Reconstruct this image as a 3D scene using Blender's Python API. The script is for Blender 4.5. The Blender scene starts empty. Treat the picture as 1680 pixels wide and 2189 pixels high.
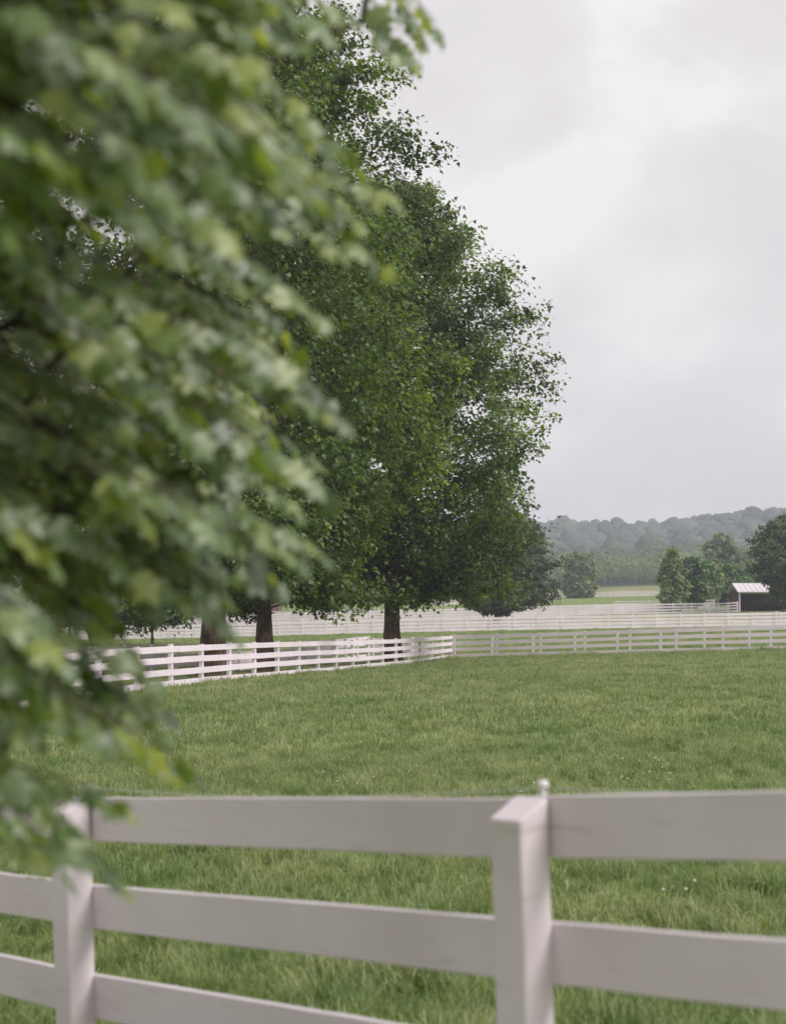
import bpy, math, random
import numpy as np
from mathutils import Vector, Matrix

random.seed(7)
rng = np.random.default_rng(7)
S = bpy.context.scene
COL = S.collection

# ------------------------------------------------------------------ camera
CAM_H = 1.82
F = 3200.0            # focal length in units of the 1680 x 2189 frame
W0, H0, HOR = 1680.0, 2189.0, 1330.0
cam_d = bpy.data.cameras.new('camera')
cam = bpy.data.objects.new('camera', cam_d)
COL.objects.link(cam)
cam.location = (0, 0, CAM_H)
cam.rotation_euler = (math.radians(90), 0, 0)
cam_d.sensor_fit = 'VERTICAL'
cam_d.sensor_height = 56.0
cam_d.sensor_width = 43.0
cam_d.lens = F / H0 * 56.0
cam_d.shift_y = (HOR - H0 / 2) / H0
cam_d.clip_start = 0.05
cam_d.clip_end = 6000
cam_d.dof.use_dof = True
cam_d.dof.focus_distance = 38.0
cam_d.dof.aperture_fstop = 3.9
S.camera = cam

# ------------------------------------------------------------------ sky and sun
SUN_AZ = math.radians(118)      # clockwise from +Y (view direction): the light comes from the right
SUN_EL = math.radians(42)
w = bpy.data.worlds.new('World')
S.world = w
w.use_nodes = True
nt = w.node_tree
nt.nodes.clear()
N = nt.nodes.new
L = nt.links.new
out = N('ShaderNodeOutputWorld')
bg = N('ShaderNodeBackground')
bg.inputs['Strength'].default_value = 0.1
sky = N('ShaderNodeTexSky')
sky.sky_type = 'NISHITA'
sky.sun_disc = False
sky.sun_elevation = SUN_EL
sky.sun_rotation = SUN_AZ
tc = N('ShaderNodeTexCoord')
mp = N('ShaderNodeMapping')
mp.inputs['Scale'].default_value = (1.0, 1.0, 1.25)
mp.inputs['Location'].default_value = (0.42, 0.1, 0.12)
n1 = N('ShaderNodeTexNoise')
n1.inputs['Scale'].default_value = 6.4
n1.inputs['Detail'].default_value = 5
n1.inputs['Roughness'].default_value = 0.47
n1.inputs['Distortion'].default_value = 0.4
n2 = N('ShaderNodeTexNoise')
n2.inputs['Scale'].default_value = 8.5
n2.inputs['Detail'].default_value = 6
n2.inputs['Roughness'].default_value = 0.5
mixn = N('ShaderNodeMath'); mixn.operation = 'MULTIPLY_ADD'
mixn.inputs[1].default_value = 0.35
L(tc.outputs['Generated'], mp.inputs['Vector'])
L(mp.outputs['Vector'], n1.inputs['Vector'])
L(mp.outputs['Vector'], n2.inputs['Vector'])
L(n2.outputs['Fac'], mixn.inputs[0])
L(n1.outputs['Fac'], mixn.inputs[2])
ramp = N('ShaderNodeValToRGB')
cr = ramp.color_ramp
cr.elements[0].position = 0.50
cr.elements[0].color = (0.655, 0.628, 0.634, 1)
cr.elements[1].position = 0.80
cr.elements[1].color = (0.79, 0.765, 0.76, 1)
e = cr.elements.new(0.64); e.color = (0.685, 0.652, 0.656, 1)
e = cr.elements.new(0.72); e.color = (0.725, 0.695, 0.695, 1)
L(mixn.outputs[0], ramp.inputs['Fac'])
sc = N('ShaderNodeVectorMath'); sc.operation = 'SCALE'
L(ramp.outputs['Color'], sc.inputs[0])
sep = N('ShaderNodeSeparateXYZ'); L(tc.outputs['Generated'], sep.inputs[0])
hz_ = N('ShaderNodeMapRange'); hz_.interpolation_type = 'SMOOTHSTEP'     # thin overcast is a little brighter towards the horizon
hz_.inputs['From Min'].default_value = 0.0; hz_.inputs['From Max'].default_value = 0.30
hz_.inputs['To Min'].default_value = 11.9; hz_.inputs['To Max'].default_value = 11.0
L(sep.outputs['Z'], hz_.inputs['Value']); L(hz_.outputs['Result'], sc.inputs['Scale'])
mx = N('ShaderNodeMix'); mx.data_type = 'RGBA'
mx.inputs['Factor'].default_value = 0.97
L(sky.outputs['Color'], mx.inputs['A'])
L(sc.outputs['Vector'], mx.inputs['B'])
L(mx.outputs['Result'], bg.inputs['Color'])
L(bg.outputs['Background'], out.inputs['Surface'])

sun_d = bpy.data.lights.new('sun', 'SUN')
sun_d.energy = 2.4
sun_d.angle = math.radians(22)
sun_d.color = (1.0, 0.95, 0.925)
sun = bpy.data.objects.new('sun', sun_d)
COL.objects.link(sun)
sd = Vector((math.sin(SUN_AZ) * math.cos(SUN_EL), math.cos(SUN_AZ) * math.cos(SUN_EL), math.sin(SUN_EL)))
sun.rotation_euler = sd.to_track_quat('Z', 'Y').to_euler()
sun.location = (60, 10, 60)

S.view_settings.view_transform = 'Standard'
S.view_settings.look = 'None'
S.view_settings.exposure = 0.20
S.view_settings.gamma = 1.0
S.view_settings.use_curve_mapping = False
S.cycles.max_bounces = 8
S.cycles.transparent_max_bounces = 8
S.cycles.volume_bounces = 0
S.cycles.diffuse_bounces = 3
S.cycles.glossy_bounces = 2
S.cycles.transmission_bounces = 4

# ------------------------------------------------------------------ terrain function
KY = np.array([-30, 0, 4.43, 6.3, 8, 12, 25, 43, 80, 110, 150, 205, 300, 380, 480, 600, 800, 1500, 1700, 2100.0])
KA = np.array([0.9, 0.32, -0.02, -0.15, -0.22, -0.30, -0.28, -0.08, -0.30, 0.12, 0.72, 2.25, 4.8, 6.8, 9.3, 13.5, 22, 78, 79, 60.0])
KB = np.array([.05, .05, .05, .05, .045, .035, .03, .020, .035, .03, .024, .028, .026, .028, .046, .045, .04, .022, .022, .02])
def _slopes(x, y):
    m = np.zeros_like(y)
    d = np.diff(y) / np.diff(x)
    m[0], m[-1] = d[0], d[-1]
    for i in range(1, len(y) - 1):
        h0, h1 = x[i] - x[i-1], x[i+1] - x[i]
        m[i] = (d[i-1] * h1 + d[i] * h0) / (h0 + h1)
        if d[i-1] * d[i] < 0: m[i] *= 0.3
    return m
MA, MB = _slopes(KY, KA), _slopes(KY, KB)
def _herm(x, X, Y, M):
    i = np.clip(np.searchsorted(X, x) - 1, 0, len(X) - 2)
    h = X[i+1] - X[i]; t = np.clip((x - X[i]) / h, 0, 1)
    return ((2*t**3 - 3*t**2 + 1) * Y[i] + (t**3 - 2*t**2 + t) * h * M[i]
            + (-2*t**3 + 3*t**2) * Y[i+1] + (t**3 - t**2) * h * M[i+1])
def ground_np(x, y):
    x = np.asarray(x, float); y = np.asarray(y, float)
    lim = 12 + np.clip(y, 0, 2000) * 0.33
    xe = lim * np.tanh(x / lim)
    z = _herm(y, KY, KA, MA) + _herm(y, KY, KB, MB) * xe
    amp = np.clip((y - 12) / 40, 0, 1)
    z = z + amp * (0.05 * np.sin(x * .11 + 1.3) * np.sin(y * .05) )
    amp2 = np.clip((y - 600) / 500, 0, 1)
    z = z + amp2 * (5.5 * np.sin(x * .021 + .8) + 3.5 * np.sin(x * .047 + y * .01) + 6 * np.sin(y * .006 + x * .004))
    return z
def gz(x, y): return float(ground_np(x, y))
def P(px, py, d):                      # a point seen at pixel (1680 x 2189 frame) and depth d
    return Vector(((px - 840) / F * d, d, CAM_H - (py - HOR) / F * d))

# ------------------------------------------------------------------ materials
def new_mat(name):
    m = bpy.data.materials.new(name); m.use_nodes = True
    nt = m.node_tree
    return m, nt, nt.nodes.new, nt.links.new, nt.nodes['Principled BSDF']
def noise_ramp(nt, vec, scale, cols, detail=4, rough=.6, dist=0):
    n = nt.nodes.new('ShaderNodeTexNoise')
    n.inputs['Scale'].default_value = scale
    n.inputs['Detail'].default_value = detail
    n.inputs['Roughness'].default_value = rough
    n.inputs['Distortion'].default_value = dist
    if vec is not None: nt.links.new(vec, n.inputs['Vector'])
    r = nt.nodes.new('ShaderNodeValToRGB')
    els = r.color_ramp.elements
    while len(els) > 1: els.remove(els[-1])
    els[0].position = cols[0][0]; els[0].color = (*cols[0][1], 1)
    for p, c in cols[1:]:
        e = els.new(p); e.color = (*c, 1)
    nt.links.new(n.outputs['Fac'], r.inputs['Fac'])
    return n, r
def leaf_mat(name, dark, mid, light, trans, rough=.45, spec=.5, tfac=.3):
    m, nt, N, L, b = new_mat(name)
    a = N('ShaderNodeAttribute'); a.attribute_name = 'tint'
    r = N('ShaderNodeValToRGB'); els = r.color_ramp.elements
    els[0].position = 0; els[0].color = (*dark, 1)
    els[1].position = 1; els[1].color = (*light, 1)
    e = els.new(.5); e.color = (*mid, 1)
    L(a.outputs['Fac'], r.inputs['Fac'])
    L(r.outputs['Color'], b.inputs['Base Color'])
    b.inputs['Roughness'].default_value = rough
    b.inputs['Specular IOR Level'].default_value = spec
    t = N('ShaderNodeBsdfTranslucent')
    mt = N('ShaderNodeMix'); mt.data_type = 'RGBA'; mt.blend_type = 'MULTIPLY'
    mt.inputs['Factor'].default_value = 1
    mt.inputs['B'].default_value = (*trans, 1)
    L(r.outputs['Color'], mt.inputs['A'])
    L(mt.outputs['Result'], t.inputs['Color'])
    s = N('ShaderNodeMixShader'); s.inputs['Fac'].default_value = tfac
    L(b.outputs['BSDF'], s.inputs[1]); L(t.outputs['BSDF'], s.inputs[2])
    L(s.outputs['Shader'], nt.nodes['Material Output'].inputs['Surface'])
    return m
M = {}
M['leaf_big'] = leaf_mat('crown_leaf', (.030, .058, .010), (.092, .155, .026), (.23, .30, .062), (2.0, 1.9, .7), .45, .40, .36)
M['leaf_near'] = leaf_mat('near_leaf', (.055, .105, .034), (.145, .225, .068), (.32, .37, .09), (1.9, 1.75, .42), .46, 1.0, .42)
_b = M['leaf_near'].node_tree.nodes['Principled BSDF']; _b.inputs['Coat Weight'].default_value = .6; _b.inputs['Coat Roughness'].default_value = .48
M['leaf_olive'] = leaf_mat('olive_leaf', (.024, .046, .012), (.062, .092, .026), (.150, .180, .055), (1.8, 1.9, .9), .5, .4, .2)
def roughen(m, scale, strength, dist):
    nt = m.node_tree; N = nt.nodes.new; L = nt.links.new
    b = nt.nodes['Principled BSDF']
    g = N('ShaderNodeNewGeometry')
    n = N('ShaderNodeTexNoise'); n.inputs['Scale'].default_value = scale; n.inputs['Detail'].default_value = 5; n.inputs['Roughness'].default_value = .7
    L(g.outputs['Position'], n.inputs['Vector'])
    bp = N('ShaderNodeBump'); bp.inputs['Strength'].default_value = strength; bp.inputs['Distance'].default_value = dist
    L(n.outputs['Fac'], bp.inputs['Height']); L(bp.outputs['Normal'], b.inputs['Normal'])
    src = b.inputs['Base Color'].links[0].from_socket
    r = N('ShaderNodeValToRGB'); r.color_ramp.elements[0].position = .36; r.color_ramp.elements[0].color = (.72, .75, .75, 1)
    r.color_ramp.elements[1].position = .62; r.color_ramp.elements[1].color = (1.22, 1.18, 1.2, 1)
    L(n.outputs['Fac'], r.inputs['Fac'])
    mm = N('ShaderNodeMix'); mm.data_type = 'RGBA'; mm.blend_type = 'MULTIPLY'; mm.inputs['Factor'].default_value = 1
    L(src, mm.inputs['A']); L(r.outputs['Color'], mm.inputs['B']); L(mm.outputs['Result'], b.inputs['Base Color'])
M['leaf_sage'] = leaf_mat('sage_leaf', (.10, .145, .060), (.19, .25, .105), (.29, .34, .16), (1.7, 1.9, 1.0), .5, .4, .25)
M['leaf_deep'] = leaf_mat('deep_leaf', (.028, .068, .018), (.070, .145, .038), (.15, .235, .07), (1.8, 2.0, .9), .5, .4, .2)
M['leaf_wood_hazed'] = leaf_mat('hazed_wood_leaf', (.088, .105, .085), (.135, .155, .120), (.20, .215, .165), (1.6, 1.7, .9), .8, .1, .0)  # part of the distance haze is painted into these paler, greyer leaf colours

roughen(M['leaf_wood_hazed'], .32, 1.0, 2.5)

def bark_mat(name, c0, c1, c2, sc=1.0):
    m, nt, N, L, b = new_mat(name)
    g = N('ShaderNodeNewGeometry')
    mp = N('ShaderNodeMapping'); mp.inputs['Scale'].default_value = (7*sc, 7*sc, 1.6*sc)
    L(g.outputs['Position'], mp.inputs['Vector'])
    n, r = noise_ramp(nt, mp.outputs['Vector'], 1.6, [(.3, c0), (.5, c1), (.68, c2)], 8, .7, .6)
    n2, r2 = noise_ramp(nt, g.outputs['Position'], 1.3, [(.42, (.55, .55, .55)), (.6, (1.25, 1.2, 1.15))], 3, .6)
    mm = N('ShaderNodeMix'); mm.data_type = 'RGBA'; mm.blend_type = 'MULTIPLY'; mm.inputs['Factor'].default_value = 1
    L(r.outputs['Color'], mm.inputs['A']); L(r2.outputs['Color'], mm.inputs['B'])
    L(mm.outputs['Result'], b.inputs['Base Color'])
    bp = N('ShaderNodeBump'); bp.inputs['Strength'].default_value = .9; bp.inputs['Distance'].default_value = .06
    L(n.outputs['Fac'], bp.inputs['Height']); L(bp.outputs['Normal'], b.inputs['Normal'])
    b.inputs['Roughness'].default_value = .9
    b.inputs['Specular IOR Level'].default_value = .15
    return m
M['bark'] = bark_mat('furrowed_bark', (.038, .024, .016), (.125, .082, .055), (.26, .20, .145))
M['bark_grey'] = bark_mat('grey_bark', (.05, .04, .03), (.11, .09, .07), (.18, .16, .13))

def paint_mat(name, base, dirt, sc=1.0, amount=.5, bump=.25):
    m, nt, N, L, b = new_mat(name)
    g = N('ShaderNodeNewGeometry')
    mp = N('ShaderNodeMapping'); mp.inputs['Scale'].default_value = (1.2*sc, 1.2*sc, 16*sc)
    L(g.outputs['Position'], mp.inputs['Vector'])
    n, r = noise_ramp(nt, mp.outputs['Vector'], 2.2, [(.30, dirt), (.30 + .3*amount, base), (1, base)], 6, .65, .3)
    n2, r2 = noise_ramp(nt, g.outputs['Position'], 1.1*sc, [(.35, (.87, .865, .85)), (.62, (1, 1, 1))], 3, .5)
    mm = N('ShaderNodeMix'); mm.data_type = 'RGBA'; mm.blend_type = 'MULTIPLY'; mm.inputs['Factor'].default_value = 1
    L(r.outputs['Color'], mm.inputs['A']); L(r2.outputs['Color'], mm.inputs['B'])
    L(mm.outputs['Result'], b.inputs['Base Color'])
    bp = N('ShaderNodeBump'); bp.inputs['Strength'].default_value = bump; bp.inputs['Distance'].default_value = .004
    L(n.outputs['Fac'], bp.inputs['Height']); L(bp.outputs['Normal'], b.inputs['Normal'])
    b.inputs['Roughness'].default_value = .5
    b.inputs['Specular IOR Level'].default_value = .35
    return m
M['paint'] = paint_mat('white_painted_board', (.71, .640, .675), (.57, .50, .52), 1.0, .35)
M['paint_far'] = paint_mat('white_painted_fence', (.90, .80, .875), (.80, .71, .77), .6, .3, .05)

def plain(name, c, rough=.6, spec=.3, var=.15, scale=3):
    m, nt, N, L, b = new_mat(name)
    g = N('ShaderNodeNewGeometry')
    lo = tuple(x*(1-var) for x in c); hi = tuple(x*(1+var) for x in c)
    n, r = noise_ramp(nt, g.outputs['Position'], scale, [(.35, lo), (.65, hi)], 4, .6)
    L(r.outputs['Color'], b.inputs['Base Color'])
    b.inputs['Roughness'].default_value = rough
    b.inputs['Specular IOR Level'].default_value = spec
    return m
M['porcelain'] = plain('insulator_plastic', (.72, .68, .69), .35, .5, .04)
M['wire'] = plain('braided_wire', (.55, .55, .56), .5, .4, .05)
M['shed_roof'] = plain('pale_metal_roofing', (.70, .66, .70), .45, .4, .06, 1)
M['shed_wood'] = plain('dark_brown_boards', (.085, .042, .034), .85, .2, .3, 2)
M['barn_wall'] = plain('faded_brown_barn_boards', (.17, .115, .105), .9, .2, .15, 1)
M['barn_roof'] = plain('barn_roofing', (.20, .18, .18), .7, .3, .1, 1)
M['doorway_shade'] = plain('painted_doorway_shade', (.02, .016, .015), .9, .1, .1)  # near-black colour painted in for the shade inside the barn doorway
M['clover'] = plain('clover_white', (.62, .58, .50), .8, .2, .15, 60)
M['stem'] = plain('clover_stem', (.07, .13, .04), .7, .2, .1, 20)
M['trough'] = plain('white_bucket', (.6, .58, .57), .5, .3, .05)

def grass_mat():
    m, nt, N, L, b = new_mat('grass_blade')
    a = N('ShaderNodeAttribute'); a.attribute_name = 'tint'
    g = N('ShaderNodeNewGeometry')
    r = N('ShaderNodeValToRGB'); els = r.color_ramp.elements
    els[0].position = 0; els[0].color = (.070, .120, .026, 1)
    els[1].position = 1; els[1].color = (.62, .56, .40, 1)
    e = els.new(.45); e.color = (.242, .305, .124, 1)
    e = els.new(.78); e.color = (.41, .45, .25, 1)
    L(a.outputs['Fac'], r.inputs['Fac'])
    n, r2 = noise_ramp(nt, g.outputs['Position'], .55, [(.32, (.74, .86, .72)), (.5, (1, 1, 1)), (.68, (1.22, 1.10, 1.12))], 5, .62)
    n3, r3 = noise_ramp(nt, g.outputs['Position'], .09, [(.38, (.90, .94, .9)), (.62, (1.10, 1.05, 1.12))], 3, .5)
    mm = N('ShaderNodeMix'); mm.data_type = 'RGBA'; mm.blend_type = 'MULTIPLY'; mm.inputs['Factor'].default_value = 1
    L(r.outputs['Color'], mm.inputs['A']); L(r2.outputs['Color'], mm.inputs['B'])
    m2 = N('ShaderNodeMix'); m2.data_type = 'RGBA'; m2.blend_type = 'MULTIPLY'; m2.inputs['Factor'].default_value = 1
    L(mm.outputs['Result'], m2.inputs['A']); L(r3.outputs['Color'], m2.inputs['B'])
    L(m2.outputs['Result'], b.inputs['Base Color'])
    b.inputs['Roughness'].default_value = .5
    b.inputs['Specular IOR Level'].default_value = .35
    t = N('ShaderNodeBsdfTranslucent')
    mt = N('ShaderNodeMix'); mt.data_type = 'RGBA'; mt.blend_type = 'MULTIPLY'; mt.inputs['Factor'].default_value = 1
    mt.inputs['B'].default_value = (1.5, 1.6, .9, 1)
    L(m2.outputs['Result'], mt.inputs['A']); L(mt.outputs['Result'], t.inputs['Color'])
    s = N('ShaderNodeMixShader'); s.inputs['Fac'].default_value = .35
    L(b.outputs['BSDF'], s.inputs[1]); L(t.outputs['BSDF'], s.inputs[2])
    L(s.outputs['Shader'], nt.nodes['Material Output'].inputs['Surface'])
    return m
M['grass'] = grass_mat()

def ground_mat():
    m, nt, N, L, b = new_mat('pasture_ground')
    g = N('ShaderNodeNewGeometry')
    n, r = noise_ramp(nt, g.outputs['Position'], 9, [(.3, (.11, .15, .045)), (.5, (.19, .25, .08)), (.7, (.27, .31, .12))], 8, .75)
    n2, r2 = noise_ramp(nt, g.outputs['Position'], .08, [(.35, (.85, .92, .85)), (.65, (1.15, 1.08, 1.1))], 4, .6)
    mm = N('ShaderNodeMix'); mm.data_type = 'RGBA'; mm.blend_type = 'MULTIPLY'; mm.inputs['Factor'].default_value = 1
    L(r.outputs['Color'], mm.inputs['A']); L(r2.outputs['Color'], mm.inputs['B'])
    # tall hay meadow beyond the last fence
    sp = N('ShaderNodeSeparateXYZ'); L(g.outputs['Position'], sp.inputs[0])
    mr = N('ShaderNodeMapRange'); mr.inputs['From Min'].default_value = 384; mr.inputs['From Max'].default_value = 392
    L(sp.outputs['Y'], mr.inputs['Value'])
    n4, r4 = noise_ramp(nt, g.outputs['Position'], .12, [(.35, (.15, .19, .065)), (.55, (.27, .27, .12)), (.7, (.33, .30, .16))], 6, .7)
    m2 = N('ShaderNodeMix'); m2.data_type = 'RGBA'
    L(mr.outputs['Result'], m2.inputs['Factor'])
    L(mm.outputs['Result'], m2.inputs['A']); L(r4.outputs['Color'], m2.inputs['B'])
    # forest floor under the hill wood
    mr2 = N('ShaderNodeMapRange'); mr2.inputs['From Min'].default_value = 520; mr2.inputs['From Max'].default_value = 560
    L(sp.outputs['Y'], mr2.inputs['Value'])
    m3 = N('ShaderNodeMix'); m3.data_type = 'RGBA'
    m3.inputs['B'].default_value = (.03, .045, .02, 1)
    L(mr2.outputs['Result'], m3.inputs['Factor']); L(m2.outputs['Result'], m3.inputs['A'])
    L(m3.outputs['Result'], b.inputs['Base Color'])
    bp = N('ShaderNodeBump'); bp.inputs['Strength'].default_value = .6; bp.inputs['Distance'].default_value = .05
    L(n.outputs['Fac'], bp.inputs['Height']); L(bp.outputs['Normal'], b.inputs['Normal'])
    b.inputs['Roughness'].default_value = .95
    b.inputs['Specular IOR Level'].default_value = .1
    return m
M['ground'] = ground_mat()

# ------------------------------------------------------------------ mesh helpers
def tri_mesh(name, V, T, mat, tint=None, smooth=False):
    me = bpy.data.meshes.new(name)
    V = np.ascontiguousarray(V, np.float32); T = np.ascontiguousarray(T, np.int32)
    me.vertices.add(len(V)); me.vertices.foreach_set('co', V.ravel())
    me.loops.add(T.size); me.loops.foreach_set('vertex_index', T.ravel())
    k = T.shape[1]
    me.polygons.add(len(T))
    me.polygons.foreach_set('loop_start', np.arange(0, T.size, k, dtype=np.int32))
    me.polygons.foreach_set('loop_total', np.full(len(T), k, np.int32))
    if smooth: me.polygons.foreach_set('use_smooth', np.ones(len(T), bool))
    me.update(calc_edges=True)
    if tint is not None:
        a = me.attributes.new('tint', 'FLOAT', 'POINT')
        a.data.foreach_set('value', np.ascontiguousarray(tint, np.float32))
    me.materials.append(mat)
    return me
def link(name, me, parent=None):
    o = bpy.data.objects.new(name, me); COL.objects.link(o)
    if parent is not None: o.parent = parent
    return o
def thing(name, label, cat, loc=(0, 0, 0), rz=0, group=None):
    o = bpy.data.objects.new(name, None); COL.objects.link(o)
    o.location = loc; o.rotation_euler = (0, 0, rz); o.empty_display_size = .3
    o['label'] = label; o['category'] = cat
    if group: o['group'] = group
    return o
def scatter(tv, tt, R, O, tint):
    """template verts/tris put at N places: R (N,3,3) columns = axes*scale, O (N,3)"""
    n, v = len(O), len(tv)
    V = np.einsum('nij,vj->nvi', R, tv) + O[:, None, :]
    T = tt[None] + (np.arange(n) * v)[:, None, None]
    return V.reshape(-1, 3), T.reshape(-1, tt.shape[1]), np.repeat(tint, v)
def merge(parts):
    Vs, Ts, ts, k = [], [], [], 0
    for V, T, t in parts:
        Vs.append(V); Ts.append(T + k); ts.append(t); k += len(V)
    return np.concatenate(Vs), np.concatenate(Ts), np.concatenate(ts)
def tube(pts, rad, seg=6, jit=0.0, seed=0):
    pts = np.asarray(pts, float); n = len(pts)
    r = np.random.default_rng(seed)
    V = []
    a = np.linspace(0, 2*np.pi, seg, endpoint=False)
    for i in range(n):
        d = pts[min(i+1, n-1)] - pts[max(i-1, 0)]
        d = d / (np.linalg.norm(d) + 1e-9)
        u = np.cross(d, (0.13, 1, 0.07)); 
        if np.linalg.norm(u) < .2: u = np.cross(d, (1, 0, 0))
        u /= np.linalg.norm(u); v = np.cross(d, u)
        rr = rad[i] * (1 + jit * r.uniform(-1, 1, seg))
        V.append(pts[i] + np.outer(np.cos(a)*rr, u) + np.outer(np.sin(a)*rr, v))
    V = np.concatenate(V)
    T = []
    for i in range(n - 1):
        for j in range(seg):
            p, q = i*seg + j, i*seg + (j+1) % seg
            T.append((p, p+seg, q)); T.append((q, p+seg, q+seg))
    return V, np.array(T)
def merge_tubes(tl):
    return merge([(V, T, np.zeros(len(V))) for V, T in tl])[:2]

# leaf templates: x = side, y = along, z = normal
def leaf_small():
    v = np.array([(0, 0, 0), (.44, .22, -.10), (.22, .46, -.05), (0, 1, -.16), (-.22, .46, -.05), (-.44, .22, -.10), (0, .45, .02)])
    t = np.array([(0, 1, 6), (1, 2, 6), (2, 3, 6), (6, 3, 4), (6, 4, 5), (6, 5, 0)])
    return v, t
LS = leaf_small()
LB = (np.array([(0, 0, 0), (.46, .20, -.12), (.20, .50, -.05), (0, 1, -.16), (-.20, .50, -.05), (-.46, .20, -.12)]), np.array([(0, 1, 2), (0, 2, 3), (0, 3, 4), (0, 4, 5)]))
def leaf_quad():
    return (np.array([(0, 0, 0), (.40, .35, -.08), (0, 1, -.1), (-.40, .35, -.08)]), np.array([(0, 1, 2), (0, 2, 3)]))
LQ = leaf_quad()
def leaf_maple(var=0):
    r = np.random.default_rng(50 + var)
    mid = [(0, 0), (0, .33), (0, .68), (0, 1)]
    pts = [(0, 0), (.24, -.06), (.50, .16), (.47, .24), (.34, .33), (.52, .50), (.50, .62), (.38, .64), (.22, .66), (.16, .82), (0, 1)]
    fold = .16 + .14 * r.random(); curl = .10 + .22 * r.random(); wv = r.uniform(-.05, .05, 11)
    V, T = [], []
    def z(x, y, k): return -fold * abs(x) - curl * y * y + (wv[k] if abs(x) > .3 else 0)
    for k, (x, y) in enumerate(mid): V.append((x, y, z(x, y, 0)))
    for s in (1, -1):
        b = len(V)
        for k, (x, y) in enumerate(pts[1:-1]):
            V.append((s*x*(1 + .08*r.uniform(-1, 1)), y, z(x, y, k) + (.03*s*r.uniform(-1, 1))))
        i = [b + q for q in range(9)]
        f = [(0, i[0], i[1]), (0, i[1], 1), (i[1], i[2], 1), (i[2], i[3], 1), (i[3], 2, 1), (i[3], i[4], 2), (i[4], i[5], 2), (i[5], i[6], 2), (i[6], i[7], 2), (i[7], i[8], 2), (i[8], 3, 2)]
        T += f if s == 1 else [(a, c, bb) for a, bb, c in f]
    # petiole
    b = len(V)
    V += [(.012, 0, 0), (-.012, 0, 0), (.012, -.45, .06), (-.012, -.45, .06), (0, 0, .02), (0, -.45, .08)]
    T += [(b, b+2, b+1), (b+1, b+2, b+3), (b, b+4, b+2), (b+4, b+5, b+2), (b+1, b+3, b+4), (b+4, b+3, b+5)]
    return np.array(V), np.array(T)
LM = [leaf_maple(i) for i in range(5)]

def axes(dirs, normals):
    y = dirs / np.linalg.norm(dirs, axis=1, keepdims=True)
    x = np.cross(y, normals); x /= (np.linalg.norm(x, axis=1, keepdims=True) + 1e-9)
    z = np.cross(x, y)
    return np.stack([x, y, z], axis=2)

# ------------------------------------------------------------------ ground
def build_ground():
    ys = np.concatenate([np.arange(-20, 12, .5), np.arange(12, 60, 1.5), np.arange(60, 240, 4), np.arange(240, 640, 12), np.arange(640, 1751, 25)])
    us = np.linspace(-1, 1, 121)
    xs = np.sign(us) * (np.abs(us) ** 2.2) * 700
    X, Y = np.meshgrid(xs, ys)
    Z = ground_np(X, Y)
    V = np.stack([X, Y, Z], -1).reshape(-1, 3)
    nx, ny = len(xs), len(ys)
    i = np.arange(ny - 1)[:, None] * nx + np.arange(nx - 1)[None]
    i = i.ravel()
    T = np.stack([i, i + 1, i + nx + 1, i + nx], -1)
    o = link('ground', tri_mesh('ground', V, T, M['ground'], smooth=True))
    o['kind'] = 'structure'
build_ground()

# ------------------------------------------------------------------ haze
def build_haze():
    x0, x1, y0, y1, z0, z1 = -720, 720, -25, 1765, -16, 150
    V = [(x, y, z) for x in (x0, x1) for y in (y0, y1) for z in (z0, z1)]
    T = [(0, 1, 3, 2), (4, 6, 7, 5), (0, 4, 5, 1), (2, 3, 7, 6), (0, 2, 6, 4), (1, 5, 7, 3)]
    m = bpy.data.materials.new('haze'); m.use_nodes = True
    nt = m.node_tree; nt.nodes.clear()
    o = nt.nodes.new('ShaderNodeOutputMaterial'); v = nt.nodes.new('ShaderNodeVolumePrincipled')
    v.inputs['Color'].default_value = (.82, .88, 1.0, 1)
    v.inputs['Density'].default_value = 0.00050
    v.inputs['Anisotropy'].default_value = 0.0
    nt.links.new(v.outputs['Volume'], o.inputs['Volume'])
    h = link('haze', tri_mesh('haze', np.array(V, float), np.array(T), m))
    h['kind'] = 'stuff'
build_haze()

# ------------------------------------------------------------------ fences
def unit_box(name, mat, bev=0.0):
    me = bpy.data.meshes.new(name)
    V = [(x, y, z) for x in (-.5, .5) for y in (-.5, .5) for z in (-.5, .5)]
    Fc = [(0, 1, 3, 2), (4, 6, 7, 5), (0, 4, 5, 1), (2, 3, 7, 6), (0, 2, 6, 4), (1, 5, 7, 3)]
    me.from_pydata(V, [], Fc); me.materials.append(mat); me.update()
    return me
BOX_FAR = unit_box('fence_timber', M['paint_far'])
def board_mat4(a, b, off, thick, width):
    """board spanning a..b (centre points), pushed off horizontally"""
    a, b = Vector(a), Vector(b)
    d = b - a; ln = d.length; x = d / ln
    y = Vector((0, 0, 1)).cross(x); y.normalize(); z = x.cross(y)
    c = (a + b) / 2 + y * off
    m = Matrix((x * ln, y * thick, z * width)).transposed().to_4x4()
    m.translation = c
    return m
TOPS = (1.30, .95, .60, .25)
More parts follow.
